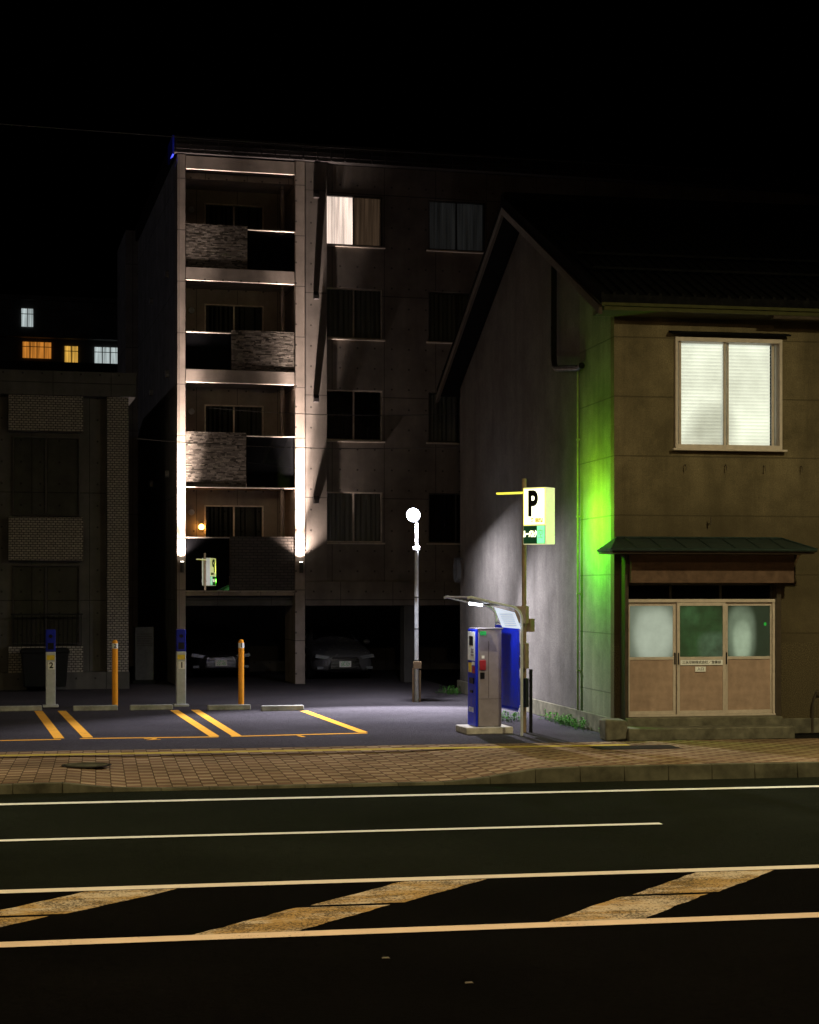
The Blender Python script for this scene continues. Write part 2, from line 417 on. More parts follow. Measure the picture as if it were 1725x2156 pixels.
def kh(x):
    pts = [(-60, .04), (-3, .04), (-1.2, .10), (-.5, .11), (.45, .02), (4.4, .02), (5.9, .18), (80, .18)]
    for (a, h), (c_, k) in zip(pts, pts[1:]):
        if a <= x <= c_:
            f = (x-a)/(c_-a); return h+(k-h)*(3*f*f-2*f**3)
    return .18
b = B()
xs = [-60, -30] + [-8+i*.4 for i in range(80)] + [26, 60]
ys = [21.61, 21.9, 22.4, 23.2, 24.2, 25.4, 26.7]
g = [[b.bm.verts.new((x, y, .018+(kh(x)-.02)*max(0, 1-(y-21.6)/5.2)+.003*math.sin(x*1.3+y))) for y in ys] for x in xs]
for i in range(len(xs)-1):
    for j in range(len(ys)-1): b.bm.faces.new([g[i][j], g[i+1][j], g[i+1][j+1], g[i][j+1]])
for i in range(len(xs)-1): # back edge drop
    a, c_ = g[i][-1], g[i+1][-1]
    b.bm.faces.new([a, c_, b.bm.verts.new((c_.co.x, 26.7, -.01)), b.bm.verts.new((a.co.x, 26.7, -.01))])
struct(b.obj('pavement', 'paver'), 'brown interlocking block pavement beside the street', 'pavement')
b = B()  # kerb: lengths of kerb stones
x = -40
while x < 50:
    L = .6 if -8 < x < 22 else 3
    h0, h1 = kh(x+.01), kh(x+L-.01); j = random.uniform(-.008, .008); dz = random.uniform(-.004, .004)
    P = [(x+.002, 21.47+j, -.02), (x+L-.002, 21.47+j, -.02), (x+L-.002, 21.605, -.02), (x+.002, 21.605, -.02)]
    Q = [(x+.002, 21.49+j, h0+dz), (x+L-.002, 21.49+j, h1+dz), (x+L-.002, 21.605, h1+dz), (x+.002, 21.605, h0+dz)]
    b.rings([P, Q]); x += L
struct(b.obj('kerb', 'kerb', bevel=.008), 'worn concrete kerb dropped in front of the lot entrance', 'kerb')
def strip(name, pts, m_, z, label):
    b = B(); b.poly([(p[0], p[1], z) for p in pts]); return struct(b.obj(name, m_), label, 'road marking')
def hline(x0, x1, y, wd, m_, label): strip('lane_line', [(x0, y-wd/2), (x1, y-wd/2), (x1, y+wd/2), (x0, y+wd/2)], m_, -.001, label)
hline(-60, 80, 20.38, .17, 'white_paint', 'long white edge line along the street')
for k in range(-3, 4): hline(-4.5+k*15.5, 5.93+k*15.5, 17.45, .13, 'white_paint', 'white dashed lane line on asphalt')
hline(-60, 80, 14.50, .17, 'cream_paint', 'cream line bordering the hatched median')
hline(-60, 80, 12.34, .19, 'yellow_paint', 'yellowed line bordering the hatched median')
for k in range(-5, 9):
    X0 = .70+2.64*k
    def hx(y): return X0+(y-12.45)*.93
    for ya, yb, sh in ((12.45, 13.36, 0), (13.44, 14.40, .06)):
        n_ = 12; L_ = []; R_ = []
        for i in range(n_+1):
            y = ya+(yb-ya)*i/n_
            L_.append((hx(y)+sh+random.uniform(-.018, .018), y)); R_.append((hx(y)+.75+sh+random.uniform(-.018, .018), y))
        strip('hatch_marking', L_+R_[::-1], 'hatch_paint', -.003, 'worn ochre diagonal hatch stripe on asphalt')
strip('tactile_strip', [(-60, 25.55), (8.2, 25.55), (8.2, 25.80), (-60, 25.80)], 'tactile', .062, 'faded yellow strip on the block pavement')
# bay lines, surveyed relative to the camera station
def bay(p, q, wd=.17):
    a = Vector(site(*p)); c_ = Vector(site(*q)); t = (c_-a).normalized(); nrm = Vector((-t.y, t.x))*wd/2
    strip('parking_line', [a-nrm, c_-nrm, c_+nrm, a+nrm], 'orange_paint', .004, 'orange parking bay line on the lot asphalt')
bay((-4.43, 35.3), (-2.93, 29.02)); bay((-2.16, 35.0), (-.80, 29.75)); bay((-3.02, 28.93), (-.74, 29.62), .14)
bay((-7.12, 35.0), (-5.40, 28.72)); bay((-4.85, 35.2), (-3.30, 28.95)); bay((-5.5, 28.52), (-3.22, 28.85), .14)
bay((-7.60, 35.0), (-5.85, 28.55)); bay((-9.6, 27.5), (-5.78, 28.36), .14)
for s_, x_, d_ in (('2', -4.28, 28.42), ('1', -1.83, 28.95)):
    p = site(x_, d_); o = text('bay_number', s_, .42, 'orange_paint', None, (p[0], p[1], .004), (0, 0, 10), 1.2, ext=.001, bold=.01)
    struct(o, 'orange painted bay number on the asphalt', 'road marking')
def manhole(px, py, r, z, lab):
    e = thing('manhole_cover', lab, 'manhole cover', (px, py, z))
    b = B(); b.cyl((0, 0, 0), (0, 0, .008), r, n=32); b.obj('rim', 'iron', e)
    b = B()
    for i in range(-4, 5):
        L = math.sqrt(max(.01, (r*.85)**2-(i*r*.19)**2)); b.box(-L, L, i*r*.19-.015, i*r*.19+.015, .009, .014)
    b.obj('tread_pattern', 'kerb', e)
    return e
manhole(*site(-4.45, 23.55), .34, .070, 'round cast iron manhole cover set in block pavement')
p = site(3.4, 26.4)
e = thing('utility_cover', 'rectangular cast iron utility cover set in block pavement', 'utility cover', (p[0], p[1]-.3, .075), 0)
B().box(-.65, .65, -.3, .3, 0, .006).obj('frame', 'iron', e); B().box(-.6, .6, -.26, .26, .007, .012).obj('plate', 'iron', e)
for x_, d_ in ((-.16, 11.6), (.38, 10.87)):
    p = site(x_, d_); b = B(); b.prism([(-.028, 0), (.028, 0), (.02, .006), (-.02, .006)], 'y', -.02, .02)
    tag(b.obj('road_stud', 'stud', None, (p[0], p[1], -.006), bevel=.002), 'small flat metal road stud in the asphalt', 'road stud', 'road studs')

# ------------------------------------------------------------------ apartment building (block frame)
apt = thing('apartment_building', 'bare concrete apartment block with uplit pillars over open garages', 'apartment building', (ORG[0], ORG[1], 0), ROT)
TOPS = [5.08, 7.79, 10.5, 12.97]; COLS = [(3.95, 5.49), (6.76, 8.35), (9.9, 11.45), (13.1, 14.65)]
b = B()
holes = [(u0, u1, t-1.34, t) for u0, u1 in COLS for t in TOPS]
wall_holes(b, 3.95, 22, 2.69, 13.74, .13, .34, holes)
b.box(3.36, 3.95, 0, .34, 2.69, 13.74)
b.box(3.36, 22, -.06, .3, 2.06, 2.688)
b.box(21.8, 22, .34, 11.5, 0, 13.74)
b.obj('front_wall', 'concrete', apt)
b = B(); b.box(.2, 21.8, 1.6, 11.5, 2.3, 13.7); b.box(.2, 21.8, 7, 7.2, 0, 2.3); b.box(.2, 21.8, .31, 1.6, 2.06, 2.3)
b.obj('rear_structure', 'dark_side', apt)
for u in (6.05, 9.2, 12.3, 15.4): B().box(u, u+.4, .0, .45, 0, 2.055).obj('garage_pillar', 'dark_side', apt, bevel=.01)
b = B(); b.box(0, .2, .42, 11.5, 0, 13.74); b.box(-.39, 5, 11.51, 15, 0, 14.1); b.obj('side_wall', 'side_conc', apt)
for v0_, z0_ in ((2.0, 5.6), (2.0, 8.3), (2.0, 11.0), (6.5, 5.6), (6.5, 8.3), (6.5, 11.0)):
    B().cyl((-.10, v0_, z0_), (0, v0_, z0_), .10, n=18).obj('vent_cap', 'galv', apt)
b = B(); b.box(0, .22, -.06, .41, 0, 13.74); b.obj('pillar', 'pillar', apt, bevel=.012)
b = B(); b.box(3.09, 3.355, -.06, 1.5, 0, 13.74); b.obj('pillar', 'pillar', apt, bevel=.012)
for z0, z1 in ((13.38, 13.72), (10.5, 10.84), (7.86, 8.2)): B().box(.225, 3.085, -.02, .3, z0, z1).obj('beam', 'pillar', apt, bevel=.01)
B().box(.225, 3.085, .0, .3, 2.32, 2.46).obj('beam', 'balcony_wall', apt, bevel=.01)
for z in (2.47, 5.16, 7.9, 10.55): B().box(.225, 3.085, .09 if z < 7 else .31, 1.49, z, z+.14).obj('balcony_slab', 'balcony_wall', apt)
B().box(.225, 3.085, .31, 1.49, 13.2, 13.36).obj('balcony_slab', 'balcony_wall', apt)
b = B()
bw = [(.9, 2.5, 4.75+2.7*k-1.95, 4.75+2.7*k) for k in range(4)]
wall_holes(b, .205, 3.09, 2.47, 13.38, 1.5, 1.598, bw)
b.obj('balcony_back_wall', 'balcony_wall', apt)
def ledge(b, u0, u1, z0, z1, vf):
    z = z0
    while z < z1-.01:
        h = min(random.uniform(.026, .040), z1-z); u = u0
        while u < u1-.01:
            L = min(random.uniform(.04, .16), u1-u)
            b.box(u+.0005, u+L-.0005, vf-random.uniform(.0, .0015), vf+.05, z, z+h-.005, random.choice((0, 0, 1, 1, 1, 2))); u += L
        z += h
PAR = [(2.46, 3.87, 'b', 1.38, 3.085, .225, 1.36), (5.16, 6.58, 's', .225, 1.8, 1.82, 3.085), (8.2, 9.25, 's', 1.42, 3.085, .225, 1.4), (10.84, 11.97, 's', .225, 1.83, 1.85, 3.085)]
for z0, z1, kd, s0, s1, g0, g1 in PAR:
    b = B()
    if kd == 's': ledge(b, s0, s1, z0, z1, -.01)
    else: b.box(s0, s1, 0, .08, z0, z1)
    b.obj('balcony_parapet', ['ledge0', 'ledge1', 'ledge2'] if kd == 's' else 'brick_b', apt)
    if kd == 's': B().box(s0, s1, .041, .06, z0, z1).obj('parapet_backing', 'dark', apt)
    if kd == 'b':
        b = B(); L = g1-g0; H = (z1-.05-z0)/2; b.box(-L/2, L/2, 0, .03, -H, H)
        pg = b.obj('balcony_glass_panel', 'mirror_panel', apt, ((g0+g1)/2, .0, z0+H)); pg.rotation_euler = (R(-1.15), 0, R(2.7))
    else:
        b = B(); b.box(g0, g1, .02, .05, z0, z1-.1); b.obj('balcony_panel', 'panel_glass', apt)
    zt = z1-.05 if kd == 'b' else z1-.1
    B().box(g0, g1, -.03, .07, zt, zt+.03).obj('hand_rail', 'alu', apt, bevel=.004)
    if kd != 's' or z0 < 6: B().box(.225, 3.085, -.03, .07, z0-.03, z0-.003).obj('balcony_trim', 'alu', apt, bevel=.004)
# roof cap with ribs
b = B(); b.box(-.08, 22.05, -.14, 11.6, 13.76, 14.2)
for i in range(60): b.box(-.05+i*.37, -.02+i*.37, -.17, -.14, 13.78, 14.18)
for z in (13.86, 13.97, 14.08): b.box(-.08, 22, -.16, -.142, z, z+.02)
b.obj('roof_cap', 'cap', apt)
B().box(-.13, -.085, -.15, 1.0, 13.7, 14.19).obj('roof_cap_end', 'cap_blue_light', apt)  # cap end carries painted blue light, not a blue finish
# windows
def window(par, u0, u1, z0, z1, v, cm, vc=.12, frame='alu_dark', sill=True, cm2=None):
    W_, H_ = u1-u0, z1-z0
    b = B(); b.box(.0, W_/2, 0, .006, 0, H_); b.box(W_/2-.02, W_, .03, .036, 0, H_)
    g_ = b.obj('window', 'glass', par, (u0, v, z0))
    b = B(); t = .035
    for a in (0.002, H_-t): b.box(.002, W_-.002, -.04, .07, a, a+t-.002)
    for a in (.002, W_-t): b.box(a, a+t-.002, -.04, .07, t, H_-t)
    b.box(W_/2-.03, W_/2+.01, -.015, .0, t, H_-t); b.box(W_/2-.01, W_/2+.03, .038, .055, t, H_-t)
    b.obj('frame', frame, g_)
    if cm:
        b = B(); wavy(b, .03, W_/2, vc, .02, H_); wavy(b, W_/2+.02, W_-.03, vc+.02, .02, H_, mi=1)
        b.obj('curtain', [cm, cm2 or cm], g_)
    if sill:
        B().box(-.06, W_+.06, -.16, -.042, -.05, -.01).obj('sill', 'alu', g_, bevel=.004)
    return g_
for ci, (u0, u1) in enumerate(COLS):
    for ti, t in enumerate(TOPS):
        if ci == 0 and ti == 3: window(apt, u0, u1, t-1.34, t, .22, 'curtain_lit', cm2='curtain_dim')
        elif ci == 1 and ti == 3: window(apt, u0, u1, t-1.34, t, .20, 'curtain_pale', .09)
        else: window(apt, u0, u1, t-1.34, t, .22, 'curtain' if (ci+ti) % 3 != 1 or ti == 3 else 'dark', frame='alu' if ci == 0 else 'alu_dark')
for k, (u0, u1, z0, z1) in enumerate(bw):
    window(apt, u0, u1, z0, z1, 1.50, 'dark', .1, 'alu_pale', False)
B().box(.22, 21.7, 1.660, 1.69, 2.8, 13.2).obj('inner_wall', 'dark', apt)
B().cyl((2.86, .6, 2.6), (2.86, .6, 13.3), .05).obj('drain_pipe', 'pillar', apt)
for k in range(4): # round balcony vents
    B().cyl((.55, 1.5, 4.55+2.7*k), (.55, 1.42, 4.55+2.7*k), .08, n=20).obj('vent_cap', 'galv', apt)
# vent hoods beside pillar
for z in (4.75, 7.42, 10.13, 12.80):
    b = B(); b.prism([(0, 0), (0, .2), (-.06, .2), (-.14, .1), (-.14, 0)], 'x', 3.58, 3.72); b.obj('vent_hood', 'cap', apt, (0, -.002, z), bevel=.006)
# uplights
UC = (1, .83, .72)
for u in (.11, 3.22):
    b = B(); b.cyl((u, -.24, 2.92), (u, -.24, 3.2), .05, n=18); b.box(u-.02, u+.02, -.2, -.06, 2.98, 3.04)
    ul = b.obj('uplight', 'alu_dark', apt)
    B().cyl((u, -.24, 3.201), (u, -.24, 3.206), .042, n=18).obj('lamp_lens', 'uplens', ul)
    spot('uplight_wide_beam', blk(u, -.24, 3.24), blk(u, -.10, 12), 600, 115, 1, UC, .04)
    spot('uplight_narrow_beam', blk(u, -.30, 3.24), blk(u, -.02, 10), 9500, 30, 1, UC, .04)
    spot('uplight_far_beam', blk(u, -.32, 3.24), blk(u, .0, 12.5), 28000, 17, 1, UC, .04)
wl = B().box(.76, .86, 1.44, 1.5, 4.08, 4.3).obj('reflection_mount', 'alu_dark', apt)  # made-up mount for the glowing ball
B().ball((.81, 1.40, 4.16), .075).obj('reflection_ball', 'amber', wl)  # added glowing ball imitates a street lamp reflected in the window glass

# ------------------------------------------------------------------ cars in the garages
def car(name, label, loc, rz, paint, plate):
    e = thing(name, label, 'car', loc, rz, 'cars parked in the garage bays')
    S = [  # y, half width, z bottom, z shoulder, z top, half width top
        (0.00, .52, .30, .60, .64, .45), (.06, .70, .24, .66, .70, .60), (.22, .84, .20, .72, .78, .68), (.55, .89, .18, .78, .88, .70),
        (1.15, .90, .18, .84, .97, .70), (1.45, .90, .18, .88, 1.02, .68), (2.1, .90, .18, .90, 1.38, .58), (2.5, .90, .18, .91, 1.45, .56),
        (3.2, .90, .18, .92, 1.42, .56), (3.95, .89, .20, .93, 1.10, .64), (4.45, .86, .24, .90, 1.04, .68), (4.75, .74, .32, .82, .92, .6)]
    rings = []
    for y, w_, zb, zs, zt, wt in S:
        half = [(w_*.86, zb), (w_*.99, zb+.10), (w_, (zb+zs)/2), (w_*.97, zs), ((wt+w_*.95)/2, (zs+zt)/2), (wt, zt-.015), (wt*.5, zt+.015)]
        rings.append([(x_, y, z_) for x_, z_ in half]+[(-x_, y, z_) for x_, z_ in reversed(half)])
    o = B().rings(rings).obj('body', paint, e); md = o.modifiers.new('s', 'SUBSURF'); md.levels = 1; md.render_levels = 2
    b = B(); b.poly([(-.60, 1.50, 1.06), (.60, 1.50, 1.06), (.50, 2.07, 1.40), (-.50, 2.07, 1.40)]); b.obj('windscreen', 'panel_glass', e)
    for sx in (1, -1): B().prism([(1.75, .96), (3.75, .98), (3.2, 1.33), (2.25, 1.34)], 'x', sx*.80, sx*.815).obj('side_window', 'panel_glass', e)
    b = B(); b.prism([(-.34, .60), (.34, .60), (.46, .30), (-.46, .30)], 'y', -.03, .10); gr = b.obj('grille', 'black', e)
    b = B()
    for i in range(7): b.box(-.40, .40, -.042, -.032, .33+i*.04, .342+i*.04)
    b.tube([(-.34, -.03, .615), (.34, -.03, .615), (.47, -.03, .29), (-.47, -.03, .29), (-.34, -.03, .615)], .012, 6)
    b.obj('grille_trim', 'chrome', gr)
    for sx in (1, -1):
        b = B(); b.prism([(sx*.42, .66), (sx*.80, .72), (sx*.84, .62), (sx*.50, .57)], 'y', .0, .2); b.obj('headlight', 'lens', e, bevel=.01)
        b = B(); b.box(min(sx*.60, sx*.78), max(sx*.60, sx*.78), -.02, .1, .30, .38); b.obj('fog_light', 'lens', e, bevel=.01)
        b = B(); b.ball((sx*1.0, 1.75, 1.0), .1, 0, (1, .6, .7)); b.obj('wing_mirror', paint, e)
        for y in (.95, 3.75):
            b = B(); b.cyl((sx*.68, y, .32), (sx*.90, y, .32), .32, n=28); wh = b.obj('wheel', 'rubber', e, bevel=.02)
            b = B(); b.cyl((sx*.895, y, .32), (sx*.905, y, .32), .2, n=20); b.obj('rim', 'chrome', wh)
    b = B(); b.box(-.165, .165, -.055, -.045, .36, .525); pl = b.obj('number_plate', 'white', e, bevel=.004)
    text('plate_number', plate, .11, 'green_st', pl, (0, -.057, .42)); text('plate_region', '札幌 300', .045, 'green_st', pl, (0, -.057, .495))
    return e
p = blk(4.75, 1.5); car('parked_car', 'silver grey sedan with large grille parked in a garage bay', (p.x, p.y, .0), ROT, 'car', '35-57')
p = blk(1.55, 3.0); car('parked_car', 'black car parked nose out deep in a dark garage bay', (p.x, p.y, .0), ROT, 'car_dark', '22-45')

# ------------------------------------------------------------------ neighbour tile-clad building
p = blk(-9, -1.0)
nb = thing('tiled_building', 'dark low building with pale tile cladding between deep windows', 'building', (p.x, p.y, 0), ROT)
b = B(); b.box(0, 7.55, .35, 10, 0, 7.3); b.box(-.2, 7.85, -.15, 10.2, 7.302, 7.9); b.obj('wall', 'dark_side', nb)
for z0, z1 in ((6.41, 7.298), (3.21, 4.28), (.43, 1.08)): B().box(4.75, 6.56, 0, .349, z0, z1).obj('tile_cladding', 'brick_a', nb); B().box(-1, 4.4, 0, .349, z0, z1).obj('tile_cladding', 'brick_a', nb)
B().box(7.15, 7.68, -.02, .349, .43, 7.298).obj('tile_cladding', 'brick_a', nb)
B().box(-1, 7.7, -.04, .349, 0, .425).obj('plinth', 'dark_side', nb)
for z0 in (4.32, 1.12):
    window(nb, 4.85, 6.5, z0, z0+1.98, .28, None, .12, 'alu_dark', False); window(nb, 2.6, 4.3, z0, z0+1.98, .28, None, .12, 'alu_dark', False)
b = B()
for i in range(16): b.box(4.85+i*.11, 4.87+i*.11, -.05, -.03, 1.1, 1.85)
b.box(4.8, 6.55, -.06, -.02, 1.85, 1.89); b.obj('railing', 'rubber', nb)
# distant block with lit windows
p = blk(-14, 37.7)
fb = thing('distant_building', 'far dark apartment block with a few orange and white windows', 'building', (p.x, p.y, 0), ROT)
b = B(); b.box(0, 30, .5, 12, 0, 16.1); b.box(0, 30, -.6, .5, 12.7, 12.95); b.box(0, 30, -.1, .5, 14.3, 14.5); b.box(-.2, 30.2, .2, 12.2, 16.102, 16.3)
b.obj('wall', 'dark_side', fb)
b = B(); b.box(0, 30, -.62, -.56, 11.9, 13.1); b.obj('balcony_rail', 'cap', fb)
for u0, u1, z0, z1, mm in ((1.74, 2.28, 14.85, 15.7, 'win_white'), (1.80, 3.11, 13.38, 14.14, 'win_orange'), (3.74, 4.35, 13.2, 14.0, 'win_yellow'), (5.13, 6.6, 13.2, 14.0, 'win_white')):
    a = u0-4.856+14; W_ = u1-u0
    b = B(); wavy(b, 0, W_, .0, 0, z1-z0, .015, .2); wn = b.obj('window', mm, fb, (a, .44, z0))
    b = B(); nn = 3 if W_ > 1 else 1
    for q in range(1, nn+1): b.box(W_*q/(nn+1)-.02, W_*q/(nn+1)+.02, -.06, -.03, 0, z1-z0)
    b.box(0, W_, -.06, -.03, (z1-z0)*.68, (z1-z0)*.68+.03); b.box(-.03, 0, -.06, -.03, 0, z1-z0); b.box(W_, W_+.03, -.06, -.03, 0, z1-z0)
    b.obj('frame', 'alu_dark', wn)
# alley things
p = blk(-.75, .9)
e = thing('water_heater', 'grey metal outdoor heater cabinet in the alley', 'water heater', (p.x, p.y, 0), ROT)
B().box(-.25, .25, 0, .4, .1, 1.5).obj('cabinet', 'galv_dark', e, bevel=.02)
b = B()
for i in range(6): b.box(-.2, .2, -.012, -.002, 1.0+i*.06, 1.03+i*.06)
b.obj('louvre', 'alu_dark', e); B().box(-.3, .3, .02, .38, 0, .098).obj('stand', 'rubber', e)
p = blk(-3.4, -2.0)
e = thing('waste_bin', 'large dark lidded waste container beside the tiled building', 'waste bin', (p.x, p.y, 0), ROT)
B().prism([(-.5, .12), (.5, .12), (.56, .95), (-.56, .95)], 'y', 0, .7).obj('bin_body', 'rubber', e, bevel=.03)
B().prism([(-.6, .95), (.6, .95), (.55, 1.05), (-.55, 1.05)], 'y', -.04, .74).obj('lid', 'rubber', e, bevel=.02)

# ------------------------------------------------------------------ old house (street frame)
HX, HY = 8.65, 27.9
hs = thing('old_house', 'old two storey stucco house with dark gabled roof', 'house', (HX, HY, 0))
WX = 9.0; YB = 12.6; YR = 6.3
b = B()
wall_holes(b, 0, WX, 0, 7.25, 0, .2, [(1.11, 2.96, 4.92, 6.78), (.18, 2.86, .36, 2.62)])
b.obj('front_wall', 'stucco', hs)
b = B()
b.prism([(2.1, 0), (YB, 0), (YB, 7.35), (YR, 10.1), (2.1, 8.1)], 'x', .03, .2)
b.box(.2, WX, YB-.2, YB, 0, 7.3); b.prism([(.2, 0), (YB, 0), (YB, 7.35), (YR, 10.1), (.2, 7.4)], 'x', WX-.2, WX)
b.obj('side_wall', 'stucco_side', hs)
b = B(); b.prism([(.2, 0), (2.098, 0), (2.098, 8.05), (.2, 7.25)], 'x', 0, .2); b.obj('side_panel_wall', 'stucco_panel', hs)
b = B()
ex = .42
for sgn in (0, 1):
    ya, yb = (-.65, YR) if sgn == 0 else (YB+.65, YR)
    za, zb = 7.22, 10.35
    t = .16
    b.prism([(ya, za), (yb, zb), (yb, zb+t), (ya, za+t)], 'x', -ex, WX+ex)
    for i in range(48):
        x_ = -ex+i*.2
        b.prism([(ya, za+t), (yb, zb+t), (yb, zb+t+.04), (ya, za+t+.04)], 'x', x_, x_+.05)
b.box(-ex-.02, WX+ex+.02, YR-.15, YR+.15, 10.42, 10.62)
b.obj('roof', 'roof', hs)
for yy in (.6, 1.6): # snow guards
    zz = 7.38+(yy+.65)*.45; B().box(-.2, WX, yy, yy+.04, zz+.1, zz+.14).obj('snow_guard', 'roof', hs)
b = B(); b.box(-ex, WX+ex, -.70, -.655, 7.19, 7.24); b.box(-ex+.05, WX+ex, -.65, -.0, 7.12, 7.19); b.obj('eave_board', 'soffit', hs)
for ya, yb in ((-.6, YR), (YB+.6, YR)): B().prism([(ya, 7.06), (yb, 10.19), (yb, 10.34), (ya, 7.21)], 'x', -ex-.03, -ex+.03).obj('barge_board', 'brass', hs)
# upper window
wn = B().box(0, .94, .0, .006, 0, 1.86).box(.91, 1.85, .03, .036, 0, 1.86).obj('window', 'glass', hs, (1.11, .06, 4.92))
b = B(); t = .05
b.box(-.04, 1.89, -.12, .12, -.02, t); b.box(-.04, 1.89, -.12, .12, 1.86-t, 1.88)
for a in (-.04, 1.85-t+.04): b.box(a, a+t, -.12, .12, t, 1.86-t)
for a in (.055, .86): b.box(a, a+.04, -.03, .01, t, 1.86-t)
for a in (.93, 1.755): b.box(a, a+.04, .02, .05, t, 1.86-t)
b.obj('frame', 'alu_warm', wn, bevel=.004)
B().box(-.1, 1.95, -.2, -.125, -.06, -.025).obj('sill', 'alu_warm', wn, bevel=.004)
B().prism([(-.22, 0), (0, .05), (0, .08), (-.22, .03)], 'x', -.14, 2.0).obj('hood', 'roof', wn, (0, -.02, 1.92))
n = N('backlit_blind')
f1 = n.rng(n.noise(1.4, 4, .6), .32, .72, .72, 1.15)
gx = n.m('ADD', n.m('MULTIPLY', n.m('SUBTRACT', n.x, .72), n.m('SUBTRACT', n.x, .72)), n.m('MULTIPLY', n.m('MULTIPLY', n.m('SUBTRACT', n.z, .25), n.m('SUBTRACT', n.z, .25)), .8))
dimm = n.rng(n.m('ADD', gx, n.m('MULTIPLY', n.noise(3, 2), .12)), .05, .35, .5, 1)
slat = n.rng(n.m('FLOORED_MODULO', n.z, .060), 0, .060, 1.08, .80)
M['blind'] = n.bsdf((.5, .5, .45), .7, em=(.95, .98, .83), es=n.m('MULTIPLY', slat, n.m('MULTIPLY', n.m('MULTIPLY', f1, dimm), .96)))
b = B()
z = .060
while z < 1.79:
    for a, c_ in ((.10, .88), (.97, 1.745)):
        b.poly([(a, .10, z), (c_, .10, z), (c_, .075, z+.058), (a, .075, z+.058)])
    z += .060
b.obj('blind', 'blind', wn, normals=False)
B().box(-.0, 1.85, .35, .37, 0, 1.86).obj('room', glow('room_wall_lit', (.8, .8, .5), .12), wn)
for x_ in (1.25, 1.98, 2.68, 3.35):
    b = B(); b.tube([(x_, 0, 4.62), (x_, -.06, 4.62), (x_, -.08, 4.60), (x_, -.08, 4.52)], .008, 6); b.obj('wall_hook', 'brass', hs)
b = B(); b.tube([(1.68, 0, 3.62), (1.68, -.12, 3.60), (1.68, -.13, 3.72)], .010, 6); b.obj('wall_hook', 'brass', hs)
# porch
po = B().box(.17, 3.07, -.40, -.36, 2.60, 3.08).box(3.03, 3.07, -.36, 0, 2.6, 3.08).box(.17, .21, -.36, 0, 2.6, 3.08).obj('porch_fascia', 'fascia', hs, bevel=.006)
b = B()  # shallow hipped porch roof
b.rings([[(-.30, -.85, 3.12), (3.27, -.85, 3.12), (3.27, 0, 3.12), (-.30, 0, 3.12)], [(-.30, -.85, 3.16), (3.27, -.85, 3.16), (3.27, 0, 3.16), (-.30, 0, 3.16)], [(.0, -.12, 3.36), (2.97, -.12, 3.36), (2.97, 0, 3.36), (.0, 0, 3.36)]])
for i in range(7):
    x_ = .15+i*.43; b.tube([(x_, -.85, 3.165), (x_, -.12, 3.365)], .014, 6)
b.tube([(-.31, -.86, 3.15), (3.28, -.86, 3.15)], .028, 8); b.tube([(0, -.12, 3.37), (2.97, -.12, 3.37)], .02, 6)
b.tube([(-.31, -.86, 3.165), (0, -.12, 3.365)], .018, 6); b.tube([(3.28, -.86, 3.165), (2.97, -.12, 3.365)], .018, 6)
b.obj('porch_roof', 'patina', hs)
b = B(); b.box(-.28, 3.25, -.82, 0, 3.085, 3.115); b.obj('porch_soffit', 'brass', hs)
b = B(); b.prism([(-.45, 3.08), (-.02, 3.08), (-.02, 2.8), (-.1, 2.8)], 'x', 3.12, 3.16); b.obj('bracket', 'alu_warm', hs)
B().box(.10, .16, -.30, .0, .30, 3.08).obj('door_jamb', 'brass', hs); B().box(2.87, 2.95, -.12, .0, .30, 2.6).obj('door_jamb', 'brass', hs)
b = B(); b.box(.18, 2.86, .10, .12, 2.33, 2.62); tr = b.obj('transom_window', 'panel_glass', hs)
b = B(); b.box(.18, 2.86, .05, .09, 2.56, 2.60)
for a in (.18, 1.0, 1.9, 2.82): b.box(a, a+.04, .05, .09, 2.335, 2.56)
b.obj('frame', 'alu_dark', tr)
b = B(); b.box(.17, 2.87, -.06, .10, 2.27, 2.325); b.box(.17, .215, -.06, .10, .36, 2.268); b.box(2.82, 2.865, -.06, .10, .36, 2.268); b.box(.17, 2.87, -.08, .10, .32, .358)
b.obj('door_frame', 'alu_warm', hs, bevel=.003)
panes = [([(.02, .02, .38, .46, 1, (.12, .14, .10)), (.06, -.06, .26, .34, 1, (.20, .22, .18))], (.03, .036, .028), -.05),
         ([(-.05, .05, .36, .44, 1, (.008, .034, .007)), (.22, -.26, .20, .18, 1, (.04, .055, .04)), (-.2, .25, .13, .13, 1, (.012, .03, .012))], (.010, .017, .009), .5),
         ([(-.14, -.06, .19, .36, 1, (.13, .165, .11)), (-.12, -.16, .12, .24, 1, (.14, .17, .12)), (.30, .12, .018, .022, 1, (.0, .30, .02))], (.012, .020, .012), .1)]  # green dot: the sign's reflection in the glass, painted as glow
